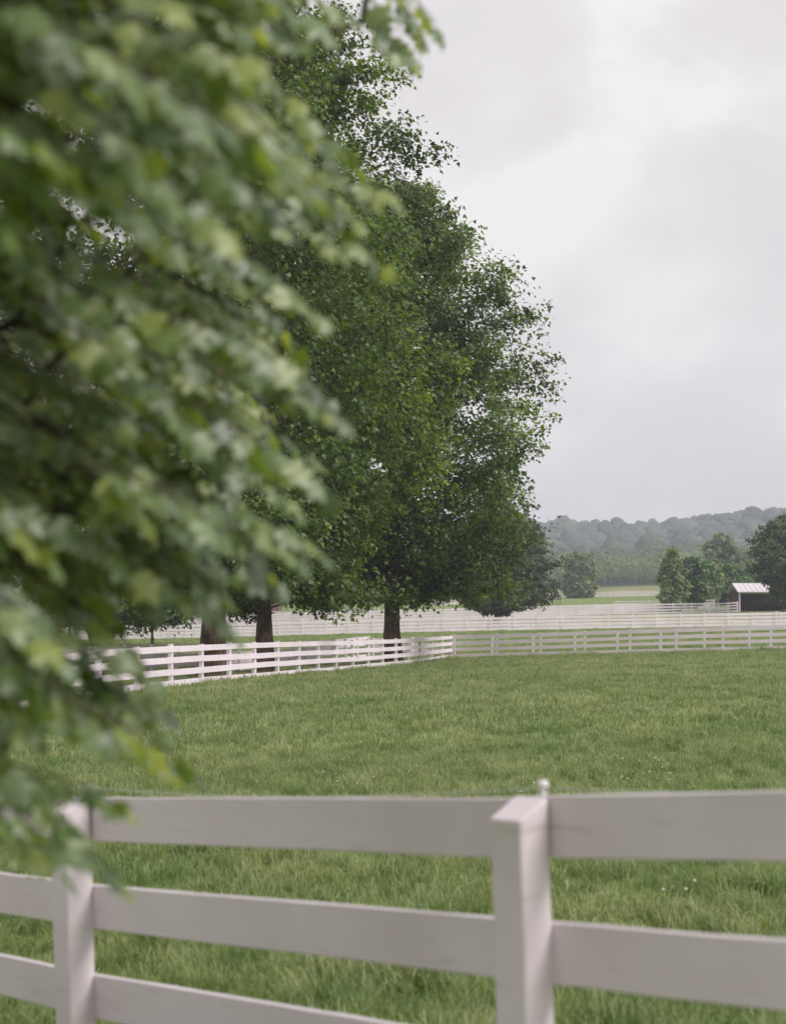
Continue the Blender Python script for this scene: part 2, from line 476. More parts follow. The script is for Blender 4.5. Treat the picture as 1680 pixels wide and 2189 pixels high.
def fence(name, label, cat, p0, p1, side=1, tops=TOPS, spacing=2.44, group=None, bw=.185, post=.125, seed=0, post_h=1.33, zoff=0.0):
    """straight board fence p0 -> p1; side +1 puts the boards to the left of the direction"""
    r = random.Random(seed)
    p0 = Vector(p0); p1 = Vector(p1)
    Ln = (p1 - p0).length; n = max(1, round(Ln / spacing)); d = (p1 - p0) / n
    root = thing(name, label, cat, (p0.x, p0.y, gz(p0.x, p0.y)), group=group)
    inv = Matrix.Translation(-root.location)
    dz = [gz(p0.x + d.x*i, p0.y + d.y*i) + zoff for i in range(n + 1)]
    hz = [z + r.uniform(-.015, .015) for z in dz]
    ang = math.atan2(d.y, d.x)
    for i in range(n + 1):
        q = p0 + d * i
        o = link('fence_post', BOX_FAR, root)
        h = post_h + r.uniform(-.02, .03) + .3
        m = Matrix.Translation((q.x, q.y, dz[i] - .3 + h/2)) @ Matrix.Rotation(ang, 4, 'Z') @ Matrix.Rotation(r.uniform(-.012, .012), 4, 'X') @ Matrix.Rotation(r.uniform(-.012, .012), 4, 'Y') @ Matrix.Diagonal((post, post, h, 1))
        o.matrix_local = inv @ m
    off = side * (post/2 + .014)
    for k, t in enumerate(tops):
        i = 0 if k % 2 == 0 else -1
        while i < n:
            a, b = max(i, 0), min(i + 2, n)
            pa, pb = p0 + d*a, p0 + d*b
            # follow the middle post too: two halves keep to the ground line when it bends
            for (u, v) in ((a, b),) :
                A = (p0.x + d.x*u, p0.y + d.y*u, hz[u] + t - bw/2 + r.uniform(-.008, .008))
                B = (p0.x + d.x*v, p0.y + d.y*v, hz[v] + t - bw/2 + r.uniform(-.008, .008))
                o = link('board', BOX_FAR, root)
                o.matrix_local = inv @ board_mat4(A, B, off + r.uniform(-.003, .003), .026, bw * r.uniform(.97, 1.02))
            i += 2
    return root

# field fence, corner at (3.24, 83)
CX, CY = 3.24, 83.0
dl = Vector((-.255, -.967)).normalized()
fence('board_fence', 'white four-board fence left of the field, running up to the corner by the trunks', 'fence',
      (CX, CY), (CX + dl.x * 61, CY + dl.y * 61), side=1, seed=1)
dr = Vector((18.5, -6.0)).normalized()
fence('board_fence', 'greyish white four-board fence closing the far side of the field, right of the corner', 'fence',
      (CX + dr.x*.14, CY + dr.y*.14 + .0), (CX + dr.x * 31.8, CY + dr.y * 31.8), side=-1, seed=2, bw=.18)
# second fence of the lane, six metres behind
fence('board_fence', 'shaded white fence seen through the gaps behind the left field fence and its trunks', 'fence',
      (-1.45, 89.4), (-1.45 + dl.x * 63, 89.4 + dl.y * 63), side=-1, seed=3)
fence('board_fence', 'white fence showing as thin strips just behind the far side of the field', 'fence',
      (-1.2, 89.6), (-1.2 + dr.x * 36.6, 89.6 + dr.y * 36.6), side=1, seed=4, zoff=-.14, bw=.16)
# mid-distance lane with the dark skirted tree
def far_fence(label, x0, y0, x1, y1, seed, sp=2.44, tops=TOPS, side=-1, zoff=0.0, bw=.17):
    return fence('board_fence', label, 'fence', (x0, y0), (x1, y1), side=side, spacing=sp, seed=seed, tops=tops, post_h=1.38, zoff=zoff, bw=bw)
far_fence('long white fence right above the field fence, in front of the dark skirted tree', -44, 150, 50, 146, 5, bw=.185)
far_fence('white fence just behind the long one, nearest to the trunk of the dark skirted tree', -46, 157.5, 54, 153.5, 6, side=1, zoff=-.07, bw=.19)
far_fence('nearer of two parallel white fences passing behind the dark skirted tree', -38, 200, 41.5, 196, 7, bw=.20)
far_fence('farther of two parallel white paddock fences passing behind the dark skirted tree towards the shed', -38, 209, 40, 205, 8, side=1, zoff=-.10, bw=.19)
far_fence('short white fence butting against the left post of the open shed', 40.8, 193.5, 45.4, 197.6, 9)
far_fence('white fence behind the round dark green tree, ending near the shed', 33, 222, 47, 219, 10)
far_fence('faint far white fence at the edge of the tan meadow, by the columnar tree', 20, 381, 96, 376, 11, sp=3.2, bw=.22)
far_fence('small white pen fence between the right big trunk and the dark skirted tree', 6.4, 300, 10.4, 299, 12)
far_fence('far curved white fence just right of the small pen behind the trees', 10.6, 312, 21, 330, 13)
far_fence('white fence slanting away from the lane on the far left, between the trunks', -12.5, 204, -36, 262, 14)
far_fence('white cross fence far left, seen under the low branches', -2.0, 211, -14, 255, 15, side=1)

# ------------------------------------------------------------------ near fence
def rough_board(name, ln, thick, width, seed, mat):
    """a sawn board: centre at origin, long axis x, slight wave along its edges"""
    r = np.random.default_rng(seed); n = 13
    xs = np.linspace(-ln/2, ln/2, n)
    wz = np.cumsum(r.normal(0, .0009, n)); wz -= np.linspace(wz[0], wz[-1], n)
    wy = np.cumsum(r.normal(0, .0010, n)); wy -= np.linspace(wy[0], wy[-1], n)
    c = .004
    prof = [(-thick/2 + c, -width/2), (thick/2 - c, -width/2), (thick/2, -width/2 + c), (thick/2, width/2 - c),
            (thick/2 - c, width/2), (-thick/2 + c, width/2), (-thick/2, width/2 - c), (-thick/2, -width/2 + c)]
    V, Fc = [], []
    for i in range(n):
        e = r.normal(0, .0006, 8)
        for k, (y, z) in enumerate(prof): V.append((xs[i], y + wy[i], z + wz[i] + e[k]))
    for i in range(n - 1):
        for k in range(8):
            p, q = i*8 + k, i*8 + (k+1) % 8
            Fc.append((p, q, q + 8, p + 8))
    Fc.append(tuple(range(7, -1, -1))); Fc.append(tuple((n-1)*8 + k for k in range(8)))
    me = bpy.data.meshes.new(name); me.from_pydata(V, [], Fc); me.materials.append(mat); me.update()
    return me
def near_post_mesh():
    w = .0625; c = .006; zt_f, zt_b = 1.245, 1.300          # local +Y is the board side; the top is cut on a slant
    ring = [(-w + c, -w), (w - c, -w), (w, -w + c), (w, w - c), (w - c, w), (-w + c, w), (-w, w - c), (-w, -w + c)]
    V, Fc = [], []
    for z in (-.5, .0, .3, .6, .9, 1.1): V += [(x + .0015*math.sin(z*9), y + .0015*math.cos(z*7), z) for x, y in ring]
    V += [(x, y, zt_f + (zt_b - zt_f)*(y + w)/(2*w) - .005) for x, y in ring]
    V += [(x*.94, y*.94, zt_f + (zt_b - zt_f)*(y + w)/(2*w)) for x, y in ring]
    for i in range(7):
        for k in range(8):
            p, q = i*8 + k, i*8 + (k+1) % 8
            Fc.append((p, q, q + 8, p + 8))
    Fc.append(tuple(56 + k for k in range(8)))
    me = bpy.data.meshes.new('near_post'); me.from_pydata(V, [], Fc); me.materials.append(M['paint']); me.update()
    return me
def nail_mesh():
    V = [(math.cos(a)*.005, 0, math.sin(a)*.005) for a in [k*math.pi/4 for k in range(8)]]
    V += [(x*.8, -.002, z*.8) for x, _, z in V]
    Fc = [(k, (k+1) % 8, 8 + (k+1) % 8, 8 + k) for k in range(8)] + [tuple(range(15, 7, -1))]
    me = bpy.data.meshes.new('nail'); me.from_pydata(V, [], Fc); me.materials.append(M['wire']); me.update(); return me
nroot = thing('board_fence', 'near white board fence crossing the bottom of the picture, posts with slanted tops', 'fence', (.38, 4.43, gz(.38, 4.43)))
ninv = Matrix.Translation(-nroot.location)
nd = Vector((-.679, .734)).normalized()
npm = near_post_mesh()
NSP = 2.55
nposts = []
for k in range(-2, 5):
    x, y = .38 + nd.x*NSP*k, 4.43 + nd.y*NSP*k
    nposts.append((x, y, gz(x, y)))
ang = math.atan2(nd.y, nd.x)
NANG = ang + math.pi                     # local +X to the right, local +Y away from the camera
for k, (x, y, z) in enumerate(nposts):
    o = link('fence_post', npm, nroot)
    lean = Matrix.Rotation(-.030, 4, 'Y')
    o.matrix_local = ninv @ (Matrix.Translation((x + .030, y, z)) @ lean @ Matrix.Rotation(NANG, 4, 'Z'))
NT = (1.294, .926, .548, .19)
sd_ = 0
for k in range(len(nposts) - 1):
    a, b = Vector(nposts[k+1]), Vector(nposts[k])      # left end, right end
    for q, t in enumerate(NT):
        sd_ += 1
        w_ = .183
        A = a + Vector((0, 0, t - w_/2)); B = b + Vector((0, 0, t - w_/2))
        if k == 1 and q == 0:
            B.z += .034; A.z += .008
        if k == 2 and q == 2: A.z -= .0
        dd = B - A; ln = dd.length; x = dd/ln; y = Vector((0, 0, 1)).cross(x).normalized(); zz = x.cross(y)
        m = Matrix((x, y, zz)).transposed().to_4x4(); m.translation = (A + B)/2 + y*(.0625 + .016)
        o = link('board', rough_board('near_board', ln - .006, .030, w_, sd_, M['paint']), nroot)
        o.matrix_local = ninv @ m
# insulator and electric wire along the top rail
def lathe(prof, seg=12):
    V, T = [], []
    for r_, z_ in prof: V += [(r_*math.cos(2*math.pi*j/seg), r_*math.sin(2*math.pi*j/seg), z_) for j in range(seg)]
    for i in range(len(prof) - 1):
        for j in range(seg):
            p, q = i*seg + j, i*seg + (j+1) % seg
            T.append((p, q, q + seg)); T.append((p, q + seg, p + seg))
    return np.array(V), np.array(T)
iv, it = lathe([(0, -.035), (.013, -.035), (.013, 0), (.009, .006), (.009, .018), (.019, .024), (.021, .032), (.019, .042), (.011, .048), (0, .049)])
ime = tri_mesh('insulator', iv, it, M['porcelain'], smooth=True)
ny_ = Vector((math.cos(NANG + math.pi/2), math.sin(NANG + math.pi/2), 0))
ins_pts = []
for k, (x, y, z) in enumerate(nposts):
    p = Vector((x, y, z + 1.318)) + ny_*.078 - Vector((nd.x, nd.y, 0))*.005
    if k == 2: p = P(1160, 1697, 4.47)
    ins_pts.append(p)
io = link('insulator', ime); io.location = ins_pts[2]; io.scale = (.85, .85, .85)
io['label'] = 'small white knob-shaped insulator standing on the top rail beside the right near post'; io['category'] = 'insulator'
wp, wr = [], []
for k in range(len(ins_pts) - 1):
    for s in range(12):
        t = s/12
        q = ins_pts[k].lerp(ins_pts[k+1], t) + Vector((0, 0, .018 - .035*math.sin(math.pi*t)))
        wp.append(tuple(q)); wr.append(.0016)
wp.append(tuple(ins_pts[-1] + Vector((0, 0, .02)))); wr.append(.0016)
wv, wt = tube(wp, wr, 5)
wo = link('electric_wire', tri_mesh('electric_wire', wv, wt, M['wire'], smooth=True))
wo['label'] = 'thin electric wire strung just above the top rail of the near fence'; wo['category'] = 'wire'

# ------------------------------------------------------------------ trees
def prof_interp(prof, h):
    hs = [p[0] for p in prof]
    return np.interp(h, hs, [p[1] for p in prof]), np.interp(h, hs, [p[2] for p in prof])
def tree(name, label, base, profile, h0, trunk_r, mat, bark, seed=0, limbs=90, secs=8, sprays=4, per=24,
         leaf=.205, tmpl=LB, spray_r=.64, rise=.32, tint0=.42, tint_v=.2, group=None, trunk_top=.9, fork=None, flare=1.9, dens=1.0, holes=2.0, cat='tree', lobes=.17, lean=(0, 0)):
    r = np.random.default_rng(seed)
    bx, by = base; bz = gz(bx, by) - .1
    H = profile[-1][0]
    root = thing(name, label, cat, (bx, by, bz), group=group)
    ph = r.uniform(0, 6.28, 6)
    def R(h, az):
        rr, rl = prof_interp(profile, h)
        c = .5 + .5*math.cos(az)
        base_r = rr*c + rl*(1 - c)
        return base_r * (1 + lobes*math.sin(3*az + h*.55 + ph[0]) + lobes*.6*math.sin(5*az - h*.9 + ph[1]) + lobes*.65*math.sin(h*1.5 + 2*az + ph[2]))
    tubes = []
    # trunk
    nt_ = 14
    zs = np.linspace(0, H*trunk_top, nt_); zs[1] = min(.35, zs[1]*.5); zs[2] = max(zs[2]*.6, 1.0)
    wob = np.cumsum(r.normal(0, .02*H/20, (nt_, 2)), axis=0); wob[:3] *= .2
    lx = np.array([lean[0]*z for z in zs]); ly = np.array([lean[1]*z for z in zs])
    tp = np.stack([wob[:, 0] + lx, wob[:, 1] + ly, zs], -1)
    tr = trunk_r * np.clip(1 - zs/(H*trunk_top)*.93, .05, 1)
    tr[0] *= flare; tr[1] *= 1 + (flare - 1)*.35
    tubes.append(tube(tp, tr, 14, .055, seed))
    if fork:
        for dx, dy in fork:
            q = np.array([(0, 0, .3), (dx*.4, dy*.4, h0*.6), (dx, dy, h0*1.5), (dx*1.6, dy*1.6, H*.6)])
            tubes.append(tube(q, [trunk_r*.7, trunk_r*.6, trunk_r*.45, .04], 9, .05, seed + 5))
    def trunk_xy(z): return np.array([np.interp(z, zs, tp[:, 0]), np.interp(z, zs, tp[:, 1]), z])
    C, Nn, LT, SR = [], [], [], []        # spray centres and outward dirs
    for i in range(limbs):
        u = (i + r.uniform(.1, .9)) / limbs
        he = h0 + (H - h0)*min(1, max(0, u**.97 + r.normal(0, .012)))
        az = i*2.39996 + r.uniform(-.25, .25)
        Rr = max(.25, R(he, az)) * r.uniform(.72, .93)
        hs = max(h0*.9 if he > h0*1.2 else he*.95, he - Rr*(rise + .22*he/H))
        hs = min(hs, H*trunk_top*.98)
        s0 = trunk_xy(hs); ltint = r.normal(0, tint_v*.45)
        e = trunk_xy(he)*[1, 1, 0] + np.array([math.cos(az)*Rr, math.sin(az)*Rr, he])
        mid = (s0 + e)/2 + np.array([0, 0, Rr*(.10 + .05*r.random())]) + r.normal(0, .05*Rr, 3)*[1, 1, .3]
        ts = np.linspace(0, .88, 7)[:, None]
        cv = (1-ts)**2*s0 + 2*ts*(1-ts)*mid + ts**2*e
        lr = trunk_r*.20*(Rr/6)**.8*(1 - .55*u)
        tubes.append(tube(cv, np.linspace(lr, .008, 7), 6, .05, i))
        for k in range(4):
            c = e + r.normal(0, .42, 3)*min(1, Rr/3); LT.append(ltint); SR.append(spray_r*1.25*min(1.2, .4 + Rr/5)); C.append(c); Nn.append((math.cos(az)*.6, math.sin(az)*.6, .7))
        for j in range(secs):
            s = .22 + .78*(j + r.random())/secs
            p = (1-s)**2*s0 + 2*s*(1-s)*mid + s**2*e
            a2 = az + (1 if j % 2 else -1)*r.uniform(.35, 1.3)*(1.15 - .6*s)
            ln = Rr*(.18 + .26*(1 - .55*s))*r.uniform(.7, 1.2)
            d = np.array([math.cos(a2), math.sin(a2), r.uniform(-.45, .85)])
            q = p + d*ln
            if ln > .9 and math.hypot(q[0], q[1]) < .95*R(min(q[2], H), math.atan2(q[1], q[0])): tubes.append(tube([p, p + (q-p)*.45 + [0, 0, .05*ln], p + (q-p)*.85], [max(.012, lr*.22), .012, .005], 4))
            for k in range(sprays):
                f = (k + .6)/sprays
                c = p + (q - p)*f + r.normal(0, .16*spray_r*2, 3)
                hh = c[2]
                if hh > H + .3 or hh < h0*.55: continue
                rad = math.hypot(c[0] - tp[0][0] - lean[0]*hh, c[1] - lean[1]*hh)
                lim_ = max(.3, R(min(hh, H), math.atan2(c[1], c[0])))
                if rad > lim_: continue
                if r.random() > dens: continue
                hole = math.sin(c[0]*.9 + ph[3])*math.sin(c[1]*.8 + ph[4])*math.sin(c[2]*1.1 + ph[5])
                if hole > holes: continue
                LT.append(ltint); SR.append(spray_r*(1.0 + .45*(k == sprays - 1))*r.uniform(.8, 1.2)*(.72 if rad > .84*lim_ else 1))
                C.append(c); Nn.append((math.cos(az)*.6, math.sin(az)*.6, .7))
    C = np.array(C); Nn = np.array(Nn)
    n = len(C)*per
    cc = np.repeat(C, per, axis=0); on = np.repeat(Nn, per, axis=0)
    off = r.normal(0, 1, (n, 3)); off /= np.linalg.norm(off, axis=1, keepdims=True)
    off *= (r.random((n, 1))**.62) * np.repeat(np.array(SR), per)[:, None] * np.array([1, 1, .72])
    O = cc + off
    nrm = on*.9 + r.normal(0, .62, (n, 3)); nrm[:, 2] = np.abs(nrm[:, 2])*.8 + .15
    nrm /= np.linalg.norm(nrm, axis=1, keepdims=True)
    d = off*1.3/spray_r + r.normal(0, .5, (n, 3)); d[:, 2] -= .35
    d -= nrm*np.sum(d*nrm, axis=1, keepdims=True)
    A = axes(d, nrm)*(leaf*r.uniform(.65, 1.25, (n, 1, 1)))
    st = r.normal(0, tint_v*.7, len(C)) + np.array(LT)
    tint = np.clip(tint0 + np.repeat(st, per) + r.normal(0, tint_v*.7, n), 0, 1)
    V, T, t = scatter(tmpl[0], tmpl[1], A, O, tint)
    link('crown', tri_mesh('crown', V, T, mat, t), root)
    V, T = merge_tubes(tubes)
    link('trunk', tri_mesh('trunk', V, T, bark, smooth=True), root)
    return root, n

nl = 0
# A, B, C: the three great trees in the lane, nearest first
PA = [(3.4, 3.5, 4), (4.6, 5, 5.5), (8, 6.5, 7), (14, 6.8, 7.5), (19, 5.6, 7), (23, 3.4, 5.5), (26, 1.6, 3), (27.5, .4, .5)]
PB = [(2.6, 3.0, 3), (3.6, 4.5, 4.5), (6.4, 6.1, 5.5), (11.7, 7.3, 6.5), (17, 7.2, 6.5), (21.4, 6.6, 6), (24, 5.2, 5), (26.6, 3.2, 4), (28.4, .6, .8)]
PC = [(3.2, 5.2, 3.2), (4.2, 7.0, 4.6), (7.5, 7.3, 6), (10.3, 8.2, 6.2), (14.4, 8.5, 6), (16, 7.4, 6), (18.3, 7.3, 5.4), (20, 5.5, 5), (21.6, 4.3, 4), (23, 3.2, 3), (24.2, 1.0, 1.2)]
_, k = tree('maple_tree', 'tall broadleaf tree with the thickest trunk, leftmost of the three behind the field fence', (-6.55, 54.5), PA, 3.6, .44, M['leaf_big'], M['bark'], 11, limbs=95, secs=8, sprays=5, per=17, leaf=.215); nl += k
_, k = tree('maple_tree', 'tallest broadleaf tree, its trunk in the middle of the three behind the field fence', (-5.24, 61), PB, 2.9, .34, M['leaf_big'], M['bark'], 12, limbs=140, secs=8, sprays=5, per=24, holes=.62, leaf=.215, tint_v=.28); nl += k
_, k = tree('maple_tree', 'broad broadleaf tree nearest the fence corner, its bare trunk patched with lichen', (-.05, 75), PC, 3.3, .43, M['leaf_big'], M['bark'], 13, limbs=135, secs=8, sprays=5, per=24, tint0=.40, lobes=.10, holes=.46, leaf=.22, tint_v=.28); nl += k
_, k = tree('maple_tree', 'broadleaf tree with a forked trunk far left behind the lane fence', (-15.4, 79),
     [(2.2, 4, 4), (5, 6, 6), (12, 6.5, 6.5), (17, 4, 4), (20, .5, .5)], 2.4, .36, M['leaf_big'], M['bark'], 14, limbs=60, per=16, leaf=.2, fork=[(.9, 0), (-.9, .2)], tint0=.35); nl += k
_, k = tree('maple_tree', 'dark broadleaf tree at the far left edge glimpsed through the near leaves', (-14.6, 47),
     [(3, 4, 4), (6, 6, 6), (14, 6.5, 6.5), (19, 5, 5), (24, .6, .6)], 3.6, .36, M['leaf_big'], M['bark'], 15, limbs=60, per=16, leaf=.2, tint0=.33); nl += k

# dark skirted tree beyond the lane
k1 = tree('zelkova_tree', 'dark olive tree with a wide low skirt and short trunk, right of the big trees', (11.4, 165),
     [(1.5, 1.0, 1.0), (2.2, 4.0, 3.2), (3.2, 6.9, 4.4), (5.0, 7.5, 4.8), (7.1, 7.0, 5), (8.9, 6.3, 5), (11, 4.7, 4), (12.8, 2.6, 2.5), (14.4, .3, .3)],
     1.6, .30, M['leaf_olive'], M['bark'], 21, limbs=130, secs=7, sprays=4, per=15, leaf=.30, tmpl=LQ, spray_r=.42, rise=.22, tint0=.42, tint_v=.3, lobes=.08)[1]
def px_tree(label, px, y_base, y_top, w_px, d, mat, seed, name='shade_tree', h0=.12, prof=None, **kw):
    X = (px - 840)/F*d; g = gz(X, d)
    top = CAM_H + (HOR - y_top)/F*d
    H = (top - g)*.94; r_ = w_px/F*d/2
    prof = prof or [(h0, .45), (.25, .8), (.5, 1), (.75, .85), (.92, .5), (1, .12)]
    pr = [(H*a, r_*b, r_*b) for a, b in prof]
    kw.setdefault('tint_v', .34); kw.setdefault('lobes', .26); kw.setdefault('holes', .6); kw.setdefault('limbs', 60); kw.setdefault('secs', 6); kw.setdefault('sprays', 3); kw.setdefault('per', 14)
    kw.setdefault('leaf', max(.22, d/420)); kw.setdefault('spray_r', max(.4, r_*.16))
    return tree(name, label, (X, d), pr, H*h0, max(.09, H*.018), mat, M['bark_grey'], seed, tmpl=LQ, rise=.4, **kw)
px_tree('pale green columnar tree standing alone at the end of the far white fence', 1237, 1272, 1178, 66, 372, M['leaf_sage'], 31, name='columnar_tree', h0=.03,
        prof=[(.03, .7), (.15, .95), (.5, 1), (.8, .95), (.95, .7), (1, .2)], limbs=60, lobes=.07, holes=.8)
px_tree('slim olive-grey tree just left of the round dark green one', 1437, 1290, 1168, 54, 205, M['leaf_sage'], 32, name='birch_tree', h0=.06, tint0=.62, dens=.8,
        prof=[(.06, .6), (.2, .95), (.45, 1), (.7, .8), (.9, .4), (1, .1)])
px_tree('round dark green tree with a short trunk, left of the shed', 1478, 1288, 1186, 84, 214, M['leaf_deep'], 33, h0=.12, tint0=.45, lobes=.2, limbs=60,
        prof=[(.12, .3), (.3, .6), (.55, .95), (.75, 1), (.93, .7), (1, .2)])
px_tree('yellowish green tree tucked behind the round dark one', 1512, 1284, 1192, 52, 232, M['leaf_sage'], 34, h0=.1, tint0=.6)
px_tree('low dark broad tree beside the shed roof', 1563, 1283, 1204, 92, 238, M['leaf_deep'], 35, h0=.04, tint0=.55, limbs=60,
        prof=[(.04, .85), (.3, 1), (.6, .95), (.85, .6), (1, .15)])
px_tree('low dark tree with pale lobes between the round tree and the shed', 1530, 1284, 1226, 60, 243, M['leaf_deep'], 36, h0=.05, tint0=.6,
        prof=[(.05, .85), (.3, 1), (.6, .95), (.85, .6), (1, .15)])
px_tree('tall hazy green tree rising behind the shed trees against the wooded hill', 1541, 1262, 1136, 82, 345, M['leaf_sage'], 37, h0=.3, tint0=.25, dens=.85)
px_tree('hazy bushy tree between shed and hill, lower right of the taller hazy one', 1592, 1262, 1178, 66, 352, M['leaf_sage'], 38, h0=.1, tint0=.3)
px_tree('big olive-brown tree at the right edge overhanging the shed', 1672, 1300, 1092, 146, 190, M['leaf_olive'], 39, h0=.14, tint0=.5, limbs=80, per=14, lobes=.2, leaf=.36, spray_r=.5, holes=.5,
        prof=[(.20, .30), (.30, .45), (.40, .80), (.52, 1), (.7, .95), (.88, .66), (1, .15)])
px_tree('background tree with a straight trunk seen between the middle and right big trunks', 722, 1318, 1120, 190, 214, M['leaf_deep'], 40, h0=.27, tint0=.5, limbs=60, per=8, leaf=.55,
        prof=[(.27, .5), (.4, .9), (.6, 1), (.8, .8), (1, .2)])
px_tree('background tree with a leaning pale trunk left of the straight-trunked one', 694, 1316, 1140, 130, 225, M['leaf_deep'], 41, h0=.25, tint0=.5, per=8, leaf=.55, lean=(.02, 0))
px_tree('small tree with a thin brown trunk far left beyond the lane', 326, 1345, 1190, 170, 128, M['leaf_deep'], 42, h0=.30, tint0=.5, per=8, leaf=.42)
px_tree('dark green tree far left behind the forked tree', 150, 1345, 1190, 190, 135, M['leaf_deep'], 43, h0=.30, tint0=.5, per=8, leaf=.42)
px_tree('dark green tree behind the leftmost thick trunk', 480, 1330, 1180, 170, 190, M['leaf_deep'], 44, h0=.30, tint0=.5, per=8, leaf=.42)
px_tree('grey-green tree behind the skirt of the dark skirted tree', 930, 1292, 1225, 110, 330, M['leaf_sage'], 45, h0=.1, tint0=.25)

# ------------------------------------------------------------------ woods
def blobs(centres, radii, hs, per, quad, seed, tint0=.4):
    r = np.random.default_rng(seed)
    n = len(centres)
    nn = n*per
    d = r.normal(0, 1, (nn, 3)); d[:, 2] = np.abs(d[:, 2])*1.0 - .25
    d[:, 1] -= .35
    d /= np.linalg.norm(d, axis=1, keepdims=True)
    # a few sub-lobes per crown
    nl_ = 7
    lob = r.normal(0, 1, (n, nl_, 3)); lob[:, :, 2] = np.abs(lob[:, :, 2]); lob /= np.linalg.norm(lob, axis=2, keepdims=True)
    ci = np.repeat(np.arange(n), per)
    dd = np.max(np.einsum('pkj,pj->pk', lob[ci], d), axis=1)
    rad = (.80 + .26*np.clip(dd, 0, 1)**3) * r.uniform(.93, 1.03, nn)
    O = centres[ci] + d*rad[:, None]*np.stack([radii[ci], radii[ci], hs[ci]], -1)
    nr = d + r.normal(0, .35, (nn, 3)); nr /= np.linalg.norm(nr, axis=1, keepdims=True)
    t = r.normal(0, 1, (nn, 3)); t -= nr*np.sum(t*nr, 1, keepdims=True)
    A = axes(t, nr)*(quad*r.uniform(.6, 1.3, (nn, 1, 1)))
    tb = r.normal(0, .20, n)[ci] + tint0 + r.normal(0, .08, nn)
    return scatter(LQ[0] - [0, .5, 0], LQ[1], A, O, np.clip(tb, 0, 1))
def ico(sub=1):
    import bmesh
    bm = bmesh.new(); bmesh.ops.create_icosphere(bm, subdivisions=sub, radius=1.0)
    v = np.array([x.co[:] for x in bm.verts]); t = np.array([[q.index for q in f.verts] for f in bm.faces]); bm.free()
    return v, t
def round_wood(name, c, rad, hs, seed, tint0, mat, lumps=3):
    """closed rounded crowns, each a few overlapping lumps with an uneven skin"""
    r = np.random.default_rng(seed); parts = []
    for v in range(6):
        iv_, it_ = ico(2)
        for q in range(3):
            k_ = r.normal(0, 1, 3)*2.6; iv_ = iv_*(1 + .10*np.sin(iv_ @ k_ + r.uniform(0, 6)))[:, None]
        iv_ = iv_*(1 + r.normal(0, .055, (len(iv_), 1)))
        keep = it_[(iv_[it_].mean(1)[:, 2] > -.35)]
        used = np.unique(keep); mp_ = np.full(len(iv_), -1); mp_[used] = np.arange(len(used))
        iv2, it2 = iv_[used], mp_[keep]
        for L_ in range(lumps):
            ii = np.arange(len(c))[v::6]
            if L_ and lumps > 1: ii = ii[r.random(len(ii)) < .6]
            n = len(ii)
            o = c[ii] + (r.normal(0, .42, (n, 3))*[1, 1, .35]*rad[ii][:, None] if L_ else 0)
            sc_ = rad[ii]*(r.uniform(.45, .7, n) if L_ else 1); sz = hs[ii]*(r.uniform(.5, .85, n) if L_ else 1)
            a = r.uniform(0, 6.28, n)
            Rm = np.zeros((n, 3, 3)); Rm[:, 0, 0] = np.cos(a)*sc_; Rm[:, 0, 1] = -np.sin(a)*sc_; Rm[:, 1, 0] = np.sin(a)*sc_; Rm[:, 1, 1] = np.cos(a)*sc_; Rm[:, 2, 2] = sz
            parts.append(scatter(iv2, it2, Rm, o, np.clip(tint0 + r.normal(0, .22, n), 0, 1)))
    V, T, t = merge(parts)
    ob = link(name, tri_mesh(name, V, T, mat, t, smooth=True)); ob['kind'] = 'stuff'
    return ob
def wood(name, kind_pts, per, quad, seed, tint0, mat):
    c, rr, hh = kind_pts
    V, T, t = blobs(c, rr, hh, per, quad, seed, tint0)
    o = link(name, tri_mesh(name, V, T, mat, t)); o['kind'] = 'stuff'
    return o
r = np.random.default_rng(99)
# hill wood
c = []
for y in np.arange(640, 1580, 18):
    for x in np.arange(-200, 480, 11.5):
        c.append((x + r.uniform(-6, 6), y + r.uniform(-8, 8)))
c = np.array(c)
rad = r.uniform(5.0, 8.0, len(c)); hs = rad*r.uniform(.6, 1.05, len(c))
big = r.random(len(c)) < .05; hs[big] *= 1.9; rad[big] *= 1.35
z = ground_np(c[:, 0], c[:, 1])
near_h = (c[:, 0] > -150)
round_wood('wooded_hillside', np.stack([c[:, 0], c[:, 1], z + 7 + hs*.2 + r.uniform(-2.5, 2.5, len(c))], -1), rad, hs, 5, .42, M['leaf_wood_hazed'], lumps=1)
# treeline at the far edge of the meadow
c = []
for x in np.arange(-150, 260, 6.5):
    for y in (520, 545, 575, 610):
        c.append((x + r.uniform(-3, 3), y + r.uniform(-8, 8)))
c = np.array(c); rad = r.uniform(3.6, 8.2, len(c)); hs = rad*r.uniform(.8, 1.15, len(c)) + (c[:, 1] - 520)*.02
z = ground_np(c[:, 0], c[:, 1])
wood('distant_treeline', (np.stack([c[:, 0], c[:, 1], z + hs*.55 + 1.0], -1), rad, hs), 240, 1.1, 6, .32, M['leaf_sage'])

# ------------------------------------------------------------------ open shed at the right
def bx(name, mat, x0, x1, y0, y1, z0, z1, parent):
    me = unit_box(name, mat); o = link(name, me, parent)
    o.location = ((x0+x1)/2, (y0+y1)/2, (z0+z1)/2); o.scale = (x1-x0, y1-y0, z1-z0)
    return o
SX, SY = 45.9, 198.5
sg = gz(SX, SY) + .05
shed = thing('horse_shed', 'open-fronted dark brown run-in shed with a pale metal roof beside the right-edge tree', 'shed', (SX, SY, sg))
LW, DP = 11.4, 5.6
for i in range(3):
    x = i*LW/2
    bx('front_post', M['paint_far'], x - .09, x + .09, -.09, .09, -.3, 2.38, shed)
bx('eave_beam', M['paint_far'], -.15, LW + .15, -.07, .07, 2.38, 2.60, shed)
for i in range(35):
    x = i*LW/35
    bx('plank', M['shed_wood'], x + .012, x + LW/35 - .012, DP - .04 + (i % 3)*.012, DP + (i % 3)*.012, -.3, 2.9, shed)
